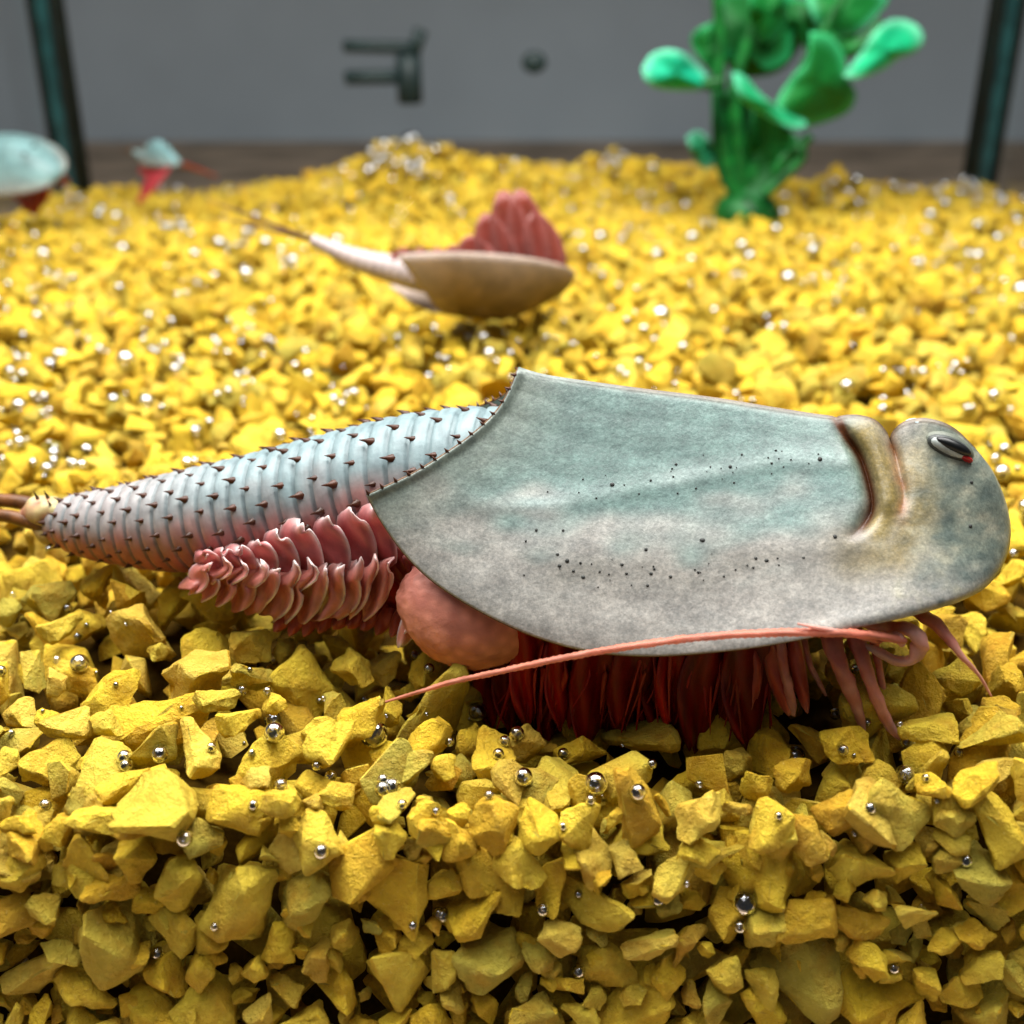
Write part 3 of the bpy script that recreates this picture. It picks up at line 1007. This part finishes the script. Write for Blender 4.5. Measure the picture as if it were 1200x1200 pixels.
# ---- rows of thin red leg plates hanging under the shield
r2 = random.Random(5)
for i in range(44):
    u = 590 + (i % 22) * 14.5 + (7 if i >= 22 else 0)
    tipu = u + r2.uniform(-30, 0)
    tv = 862 + r2.uniform(-14, 18) - (20 if u < 650 else 0)
    D_ = (.16 if i >= 22 else .34) + .10 * (i % 3)
    cc = r2.uniform(.75, 1.15)
    petal('leg_plate', [(u + 8, 705), (u + 2, 760), ((u + tipu) / 2 - 4, 808), (tipu, tv)], D_, D_ + .05, 24 + r2.uniform(-5, 8), .03, srgb(136 * cc, 12 * cc, 9 * cc), srgb(150 * cc, 26 * cc, 18 * cc), shrimp, mat='leg_plate', side_bias=.05, wave=4.5, ph=i * 1.7, n=20, m=15)
for i in range(90):
    u = 596 + i * 3.5 + r2.uniform(-3, 3)
    x1, x2 = u + r2.uniform(-10, 4), u + r2.uniform(-26, 6)
    v2 = 846 + r2.uniform(-22, 24)
    D_ = r2.uniform(.46, .62)
    cc = r2.uniform(.7, 1.25)
    v_, f_ = tube_geo([AP(u, 752, D_ - .05), AP(x1, 795, D_), AP(x2, v2, D_ + r2.uniform(-.03, .06))], [r2.uniform(2, 5.5) * k_px, r2.uniform(1.6, 4.5) * k_px, .7 * k_px], 7, 16, .5)
    mk('bristle', v_, f_, 'leg_plate', shrimp, pigment=np.tile(srgb(150 * cc, (26 + (i * 7) % 30) * cc, (18 + (i * 7) % 22) * cc), (len(v_), 1)))
for i, (pts, w) in enumerate([([(880, 750), (884, 790), (880, 832)], 9), ([(905, 745), (912, 790), (925, 838)], 13), ([(930, 745), (936, 790), (946, 835)], 9)]):
    petal('leg_plate', pts, .52, .58, w, .03, srgb(196, 86, 66), srgb(226, 150, 126), shrimp, wave=1, ph=i)

# ---- front limbs and antennae
def limb(name, pts, rad, D_, mat='limb', n=40, c0=None, c1=None):
    v_, f_ = tube_geo([AP(u, v, d) for (u, v), d in zip(pts, D_)], [r * k_px for r in rad], 12, n, .7)
    c0, c1 = np.array((c0 or srgb(206, 112, 96))[:3]), np.array((c1 or srgb(236, 190, 176))[:3])
    pg = []
    for i in range(n):
        q = .5 + .5 * mnoise.noise(Vector((i * .23, rad[0], pts[0][0] * .1)))
        for k in range(12):
            x = c0 + (c1 - c0) * min(1, max(0, (i / n) * .7 + q * .6 - .25))
            pg.append(x * (1 + .25 * mnoise.noise(Vector((k * .8, i * .12, pts[0][0])))))
            v_[i * 12 + k] += (v_[i * 12 + k] - v_[i * 12:i * 12 + 12].mean(0)) * .28 * mnoise.noise(Vector((k * .7, i * .25, pts[0][0])))
    if name == 'antenna':
        for i in range(n):
            m_ = v_[i * 12:i * 12 + 12].mean(0)
            v_[i * 12:i * 12 + 12] = m_ + (v_[i * 12:i * 12 + 12] - m_) * (1.08 if i % 2 else .90)
    return mk(name, v_, f_, 'gill', shrimp, pigment=pg)

limb('walking_leg', [(972, 735), (980, 770), (996, 808), (1008, 842), (1012, 858)], [13, 13, 12, 7, 3], [.5, .58, .6, .6, .6])
limb('walking_leg', [(1000, 738), (1012, 775), (1026, 815), (1042, 850), (1054, 866)], [12, 11, 10, 8, 3], [.48, .56, .6, .6, .6])
limb('walking_leg', [(1022, 742), (1030, 780), (1036, 815), (1046, 845)], [7, 6, 5, 3], [.44, .5, .52, .5])
limb('walking_leg', [(914, 740), (918, 780), (926, 815), (930, 838)], [8, 8, 7, 3], [.55, .6, .62, .6])
limb('walking_leg', [(940, 740), (948, 775), (960, 800), (968, 815)], [6, 5, 4, 2], [.45, .5, .52, .5])
limb('feeler', [(1072, 715), (1092, 728), (1112, 748), (1126, 768), (1146, 790), (1162, 816)], [9, 10, 8, 5, 3, 1.5], [.3, .4, .46, .5, .5, .5])
limb('mouthpart', [(1010, 728), (1040, 736), (1066, 738), (1078, 752), (1070, 772), (1050, 774), (1030, 764), (1012, 756)], [10, 11, 11, 11, 9, 8, 7, 4], [.45, .5, .55, .57, .57, .56, .54, .52], c1=srgb(250, 226, 216))
limb('mouthpart', [(1030, 748), (1050, 746), (1058, 756)], [6, 8, 5], [.55, .62, .63])
an = [(1058, 750), (1020, 744), (960, 741), (890, 742), (820, 747), (740, 757), (660, 771), (590, 786), (530, 799), (490, 811), (440, 826)]
limb('antenna', an, [7, 6.5, 6.2, 5.8, 5.6, 5.4, 5.2, 4.8, 4.2, 3.4, 1.5], [.62, .72, .84, .92, .95, .96, .95, .92, .90, .90, .90], 'antenna', 160, srgb(200, 118, 96), srgb(216, 146, 120))
limb('antenna', [(1030, 752), (1000, 744), (960, 736), (935, 731)], [4, 4, 3, 1.5], [.62, .75, .85, .88], 'antenna', 30)


# ------------------------------------------------------------------ smaller tadpole shrimps behind
def small_shrimp(org, X, Z, size, label, shield_c, body_c, gill_c, spread=1.0, tail_bend=0.25, fil=1.0, leg_len=.8, widen=1.0, tall=1.0, eyes=1.0):
    """X head direction, Z back direction (world), size = shield length in cm"""
    X = np.asarray(X, float); X /= np.linalg.norm(X)
    Z = np.asarray(Z, float); Z -= X * (Z @ X); Z /= np.linalg.norm(Z)
    Yl = np.cross(Z, X)
    B = np.stack([X, Yl, Z], 1) * size
    org = np.asarray(org, float)
    th = thing('tadpole_shrimp', label, 'shrimp', org)
    w = lambda P: np.asarray(P, float) @ B.T + org
    V_, C_ = [], []
    n, m = 30, 25
    for i in range(n):
        f = i / (n - 1)
        x = -.5 + f
        hw = widen * .36 * (math.sin(math.pi * min(1, .22 + .78 * f)) ** .5 if f < 1 else .02)
        for j in range(m):
            g = j / (m - 1) * 2 - 1
            xx = x - .12 * abs(g) ** 2 * (1 - f) + (.16 * (1 - abs(g)) * (1 - f) if f < .4 else 0) * (1 - f * 2.5)
            V_.append((xx, hw * g, .26 * tall * (1 - abs(g) ** 1.8) * (1 - .55 * max(0, f - .55) / .45) * (.75 + .25 * f) * math.sqrt(max(0, 1 - f ** 6))))
            e = abs(g) ** 4
            nzz = mnoise.noise(Vector((xx * 6, g * 3, size)))
            sc0 = np.array(shield_c[:3]) * (1 + .45 * nzz + .3 * mnoise.noise(Vector((xx * 15, g * 8, size))))
            ed = np.array(srgb(186, 168, 156)[:3])
            k_ = min(1, .75 * abs(g) ** 5 + .55 * max(0, .25 - f) / .25)
            C_.append(sc0 * (1 - k_) + ed * k_)
    mk('carapace', w(V_), grid_faces(n, m), 'abdomen', th, pigment=C_, solid=.03)
    tl = np.array([(.0, 0, .06), (-.35, 0, .04), (-.6, 0, .04 + tail_bend * .2), (-.85, 0, .04 + tail_bend * .5), (-1.1, 0, .04 + tail_bend)])
    L = smooth_line(np.c_[tl, [.11, .105, .09, .065, .035]], 66)
    for i in range(66): L[i, 3] *= (.93 if i % 3 == 0 else 1.0)
    v_, f_ = tube_geo(w(L[:, :3]), L[:, 3] * size, 16)
    mk('abdomen', v_, f_, 'abdomen', th, pigment=[np.array(body_c[:3]) * (.8 if (i // 16) % 3 == 0 else 1) for i in range(len(v_))])
    for s_ in (-1, 1):
        e = tl[-1]
        P_ = [w(e), w(e + np.array((-.18, .03 * s_, tail_bend * .25)) * fil), w(e + np.array((-.42, .09 * s_, tail_bend * .6)) * fil), w(e + np.array((-.75, .16 * s_, tail_bend)) * fil)]
        mk('tail_filament', *tube_geo(P_, [.016 * size, .013 * size, .009 * size, .003 * size], 6, 20), 'filament', th)
        mk('eye', *ellip_geo(w((.33, .055 * s_, .20 * tall)), B @ np.diag([.05, .028, .03]) * eyes, 8, 10), 'eye_black', th)
    for s_ in (-1, 1):
        for i in range(9):
            f = i / 8
            x0 = .34 - .8 * f
            ln = leg_len * (.10 + .26 * math.exp(-((f - .18) / .26) ** 2))
            n, m = 7, 5
            V_, C_ = [], []
            for a in range(n):
                q = a / (n - 1)
                wd_ = .13 * math.sin(math.pi * (.15 + .8 * q)) ** .6
                for b in range(m):
                    g = b / (m - 1) * 2 - 1
                    V_.append((x0 - .10 * q + wd_ * g, s_ * (.05 + spread * ln * q), .02 - ln * (1 - .6 * (spread - .5)) * q + .02 * g * g))
                    C_.append(np.array(gill_c[:3]) * (1 + .3 * q) + .06 * abs(g) ** 3)
            mk('gill', w(V_), grid_faces(n, m), 'gill', th, pigment=C_, solid=.012)
    return th


small_shrimp(PX(580, 320, 11.0), (1, .18, -.06), (.10, -.50, -.86), 1.62, 'brown tadpole shrimp swimming on its back with red legs raised', srgb(116, 92, 60), srgb(186, 172, 170), srgb(132, 56, 46), spread=.35, tail_bend=-.22, leg_len=1.25, widen=.95, tall=1.25, eyes=.5, fil=.8)
small_shrimp(PX(26, 200, 18.3), (.80, -.52, -.06), (-.1, -.50, .8), 1.85, 'pale blue tadpole shrimp beside the dark tank corner', srgb(112, 146, 146), srgb(140, 160, 160), srgb(170, 46, 34), spread=.5, tail_bend=.1, leg_len=.9, widen=1.1, tall=1.3, eyes=.6)
small_shrimp(PX(194, 192, 19.8), (.62, -.78, .05), (.15, -.5, .85), 1.15, 'tiny tadpole shrimp with red gills spread beside its pale blue shield', srgb(118, 156, 158), srgb(140, 166, 166), srgb(176, 40, 48), spread=1.0, tail_bend=.1, leg_len=1.7, widen=.5, tall=1.5, eyes=.5, fil=.5)

# ------------------------------------------------------------------ plastic plant
PB = PX(880, 232, 19.6)
plant = thing('plastic_plant', 'green plastic plant with rounded pale-rimmed leaves planted in the gravel', 'plant', PB)
zp = lambda x, y: (700 + x / 2.4, y / 2.4)


def leaf(outline, Y, c_in, c_out, dome=.35, tilt=(0, 0), zoomed=True, name='leaf'):
    O = np.array([zp(*p) for p in outline] if zoomed else outline, float)
    O = smooth_line(np.vstack([O, O[:1]]), 49)[:-1]
    cx = O.mean(0)
    V_, C_ = [], []
    dome *= .55
    rings = (1.0, .93, .84, .7, .5, .28, .08)
    for r_ in rings:
        for k_, q in enumerate(O):
            p = cx + (q - cx) * r_
            off = dome * (r_ ** 2) + tilt[0] * (p[0] - cx[0]) / 50 + tilt[1] * (p[1] - cx[1]) / 50 + .10 * math.sin(k_ / 48 * 2 * math.pi * 3) * r_
            V_.append(PX(p[0], p[1], Y - dome * .5 + off))
            e = float(sstep(.72, .97, r_))
            C_.append(np.array(c_in[:3]) * (1 - e) + np.array(c_out[:3]) * e)
    F_ = grid_faces(len(rings), 48, closed=True)
    F_.append(tuple(range((len(rings) - 1) * 48, len(rings) * 48)))
    return mk(name, V_, F_, 'leaf', plant, pigment=C_, solid=.035)


G1, G2, G3, RM, TQ = srgb(12, 122, 46), srgb(8, 98, 34), srgb(6, 62, 28), srgb(96, 214, 166), srgb(22, 196, 150)
leaf([(125, 195), (150, 155), (195, 140), (245, 152), (285, 190), (325, 238), (300, 250), (240, 252), (170, 246), (135, 226)], 19.2, TQ, srgb(120, 230, 190), .3, (.3, .2))
leaf([(330, -30), (480, -40), (560, 0), (590, 45), (552, 100), (540, 165), (475, 198), (430, 160), (370, 170), (330, 120)], 20.0, G2, srgb(40, 170, 100), .5, (.3, -.3))
leaf([(335, 40), (420, -10), (540, 20), (585, 90), (530, 185), (460, 214), (385, 205), (345, 130)], 20.5, G2, srgb(24, 140, 76), .5, (.3, .4))
leaf([(590, -30), (770, -30), (745, 70), (690, 140), (630, 120), (600, 50)], 20.4, G2, srgb(40, 160, 96), .4, (-.3, .3))
leaf([(430, -30), (520, -20), (530, 60), (480, 120), (430, 60)], 19.4, G1, srgb(36, 160, 92), .3, (.6, .2))
leaf([(330, 60), (345, 170), (340, 220), (300, 180), (265, 120), (280, 85)], 19.9, G1, srgb(50, 180, 110), .2, (-.3, 0))
leaf([(380, 205), (410, 215), (470, 275), (540, 320), (590, 350), (550, 362), (470, 322), (400, 270)], 18.6, srgb(30, 170, 110), RM, .1, (.2, 0))
leaf([(600, 90), (650, 100), (690, 150), (700, 215), (726, 268), (690, 322), (560, 358), (500, 310), (545, 220), (590, 170)], 18.9, G1, srgb(60, 190, 120), .5, (.5, .3))
leaf([(690, 215), (735, 160), (780, 90), (830, 56), (890, 68), (918, 108), (892, 145), (848, 160), (800, 195), (725, 222)], 19.3, srgb(18, 190, 130), srgb(120, 225, 180), .35, (.4, 0))
leaf([(585, -20), (700, -40), (815, -10), (780, 50), (720, 98), (650, 104), (610, 60)], 19.9, G1, srgb(80, 200, 140), .4, (.2, -.2))
leaf([(500, -10), (600, 10), (640, 90), (600, 150), (560, 90), (510, 60)], 20.3, G2, srgb(30, 150, 80), .3)
leaf([(250, 385), (285, 368), (318, 400), (332, 455), (300, 472), (268, 435)], 19.6, srgb(24, 130, 86), srgb(110, 190, 160), .15)
leaf([(325, 255), (400, 270), (455, 330), (470, 440), (440, 555), (395, 566), (345, 500), (325, 400)], 19.5, G3, srgb(10, 90, 40), -.5, (.3, .1))
leaf([(440, 300), (520, 350), (560, 395), (530, 450), (500, 530), (440, 562), (400, 540), (420, 420)], 19.2, G2, srgb(16, 110, 50), -.5, (-.4, .1))
for pts in ([(395, 560), (355, 420), (340, 250), (345, 100), (335, -40)], [(410, 560), (400, 420), (385, 270), (420, 120), (470, -30)], [(425, 560), (450, 450), (500, 360), (560, 240), (620, 120), (700, -30)],
            [(440, 555), (500, 480), (560, 420), (600, 380)], [(350, 230), (320, 236), (280, 232)], [(640, 110), (700, 140), (760, 110), (800, 60)]):
    P_ = [PX(*zp(*p), 19.45) for p in pts]
    mk('stem', *tube_geo(P_, np.linspace(.16, .08, len(P_)), 8, 30), 'stem', plant)
lp = [zp(*p) for p in ((470, 545), (520, 500), (575, 440), (560, 420), (520, 450), (500, 490))]
mk('stem', *tube_geo([PX(*p, 18.9) for p in lp], [.09] * 6, 8, 30), 'stem', plant)
# foot sunk in the gravel
mk('foot', *ellip_geo(PX(876, 232, 19.5) - np.array([0, 0, .25]), np.diag([.55, .5, .4])), 'stem', plant)

# ------------------------------------------------------------------ air bubbles
bpy.context.view_layer.update()
dg = bpy.context.evaluated_depsgraph_get()
o_cam = Vector((0, 0, CAM_H * CM))
bub_mesh = {}
bm = bmesh.new(); bmesh.ops.create_uvsphere(bm, u_segments=20, v_segments=12, radius=CM)
bme = bpy.data.meshes.new('air_bubble'); bm.to_mesh(bme); bm.free()
bme.polygons.foreach_set('use_smooth', np.ones(len(bme.polygons), bool)); bme.materials.append(M['bubble'])
bme2 = bme.copy(); bme2.materials.clear(); bme2.materials.append(M['clear_bubble'])
bubbles = []


def hit(u, v):
    d = Vector(ray(u, v)).normalized()
    ok, loc, nrm, idx, ob, _ = scene.ray_cast(dg, o_cam, d)
    if not ok or not (ob.name.startswith('stone') or ob.name == 'gravel'): return None
    return np.array(loc) / CM, np.array(nrm)


def put(u, v, rpx=None, rcm=None):
    h = hit(u, v)
    if h is None: return
    p, n = h
    z = proj(p)[2]
    r = rpx * z / FPX if rpx else rcm
    bubbles.append((p + n * r * .6, r))


for u, v, r in ((93, 782, 11), (445, 866, 17), (148, 425, 12), (781, 370, 14), (610, 912, 11), (211, 980, 10), (376, 996, 9), (697, 918, 14), (745, 928, 10), (933, 882, 12), (880, 1056, 15),
                (322, 840, 11), (318, 858, 12), (1063, 905, 12), (1063, 868, 9), (608, 863, 9), (555, 835, 12), (590, 872, 7), (583, 887, 7), (450, 925, 9), (460, 922, 10), (187, 880, 10), (143, 890, 9), (246, 878, 6),
                (328, 1062, 9), (1030, 1000, 12), (1130, 1010, 8), (1190, 340, 12), (1075, 552, 7), (1020, 945, 7), (985, 880, 7), (770, 1055, 8), (515, 1075, 9), (70, 418, 8), (210, 435, 8), (330, 925, 8), (295, 1, 1)):
    put(u, v, rpx=r)
rb_ = random.Random(11)
for cx, cy, sx, sy, n_ in ((480, 168, 26, 9, 26), (460, 195, 30, 10, 16), (715, 176, 16, 8, 10), (985, 165, 8, 14, 10), (1050, 215, 60, 14, 40), (1150, 215, 40, 14, 24), (205, 215, 20, 12, 10), (60, 240, 50, 16, 14), (210, 265, 14, 10, 6)):
    for _ in range(n_):
        put(cx + rb_.gauss(0, sx), cy + rb_.gauss(0, sy), rcm=rb_.choice((.06, .08, .10, .115)))
tries = 0
while len(bubbles) < 860 and tries < 4000:
    tries += 1
    u = rb_.uniform(-60, 1260)
    zone = rb_.random()
    v = rb_.uniform(165, 330) if zone < .46 else (rb_.uniform(330, 600) if zone < .80 else (rb_.uniform(640, 960) if zone < .97 else rb_.uniform(960, 1190)))
    near_z = v > 600
    if rb_.random() < .6 or near_z:
        put(u, v, rcm=rb_.choice((.010, .014, .018, .022, .028)) if near_z else rb_.choice((.025, .035, .045, .06, .07)) * (1.6 if v < 330 else .95))
    else:
        for _ in range(rb_.randint(2, 4)):
            put(u + rb_.gauss(0, 9), v + rb_.gauss(0, 6), rcm=rb_.choice((.022, .03, .04, .05)))
# the 300 that show largest are things of their own, the rest one froth
bubbles.sort(key=lambda b: -b[1] / proj(b[0])[2])
for i, (p, r) in enumerate(bubbles[:300]):
    o = bpy.data.objects.new('air_bubble', bme2 if p[1] < 4.7 else bme)
    col.objects.link(o)
    o.location = p * CM; o.scale = (r, r, r)
    o['category'] = 'bubble'
    px_ = r * FPX / proj(p)[2]
    if p[1] < 4.6 and px_ > 8.5: lab, grp = 'large silvery air bubble on the gravel in front of the large shrimp', 'large bubbles in front of the shrimp'
    elif p[1] < 4.6: lab, grp = 'tiny silvery air bubble on the gravel in front of the large shrimp', 'tiny bubbles in front of the shrimp'
    elif p[1] < 11: lab, grp = 'shiny air bubble on the gravel between the large shrimp and the upturned one', 'bubbles just behind the large shrimp'
    elif p[0] > 1.5: lab, grp = 'blurred shiny air bubble on the gravel around the green plant', 'bubbles around the plant'
    else: lab, grp = 'blurred shiny air bubble on the far gravel behind the upturned shrimp', 'bubbles on the far gravel'
    o['label'] = lab; o['group'] = grp
sv, sf = ellip_geo((0, 0, 0), np.eye(3), 7, 10)
rest = [(sv * r + p, sf) for p, r in bubbles[300:]]
if rest:
    fo = mk('tiny_bubbles', *join(rest), 'bubble')
    fo['kind'] = 'stuff'; fo['label'] = 'scatter of tiny silvery air bubbles over the gravel'; fo['category'] = 'bubbles'

for o in bpy.data.objects:
    if '_org' in o: del o['_org']
print('stones', len(stones), 'bubbles', len(bubbles), 'tris', sum(len(o.data.polygons) for o in bpy.data.objects if o.type == 'MESH'))
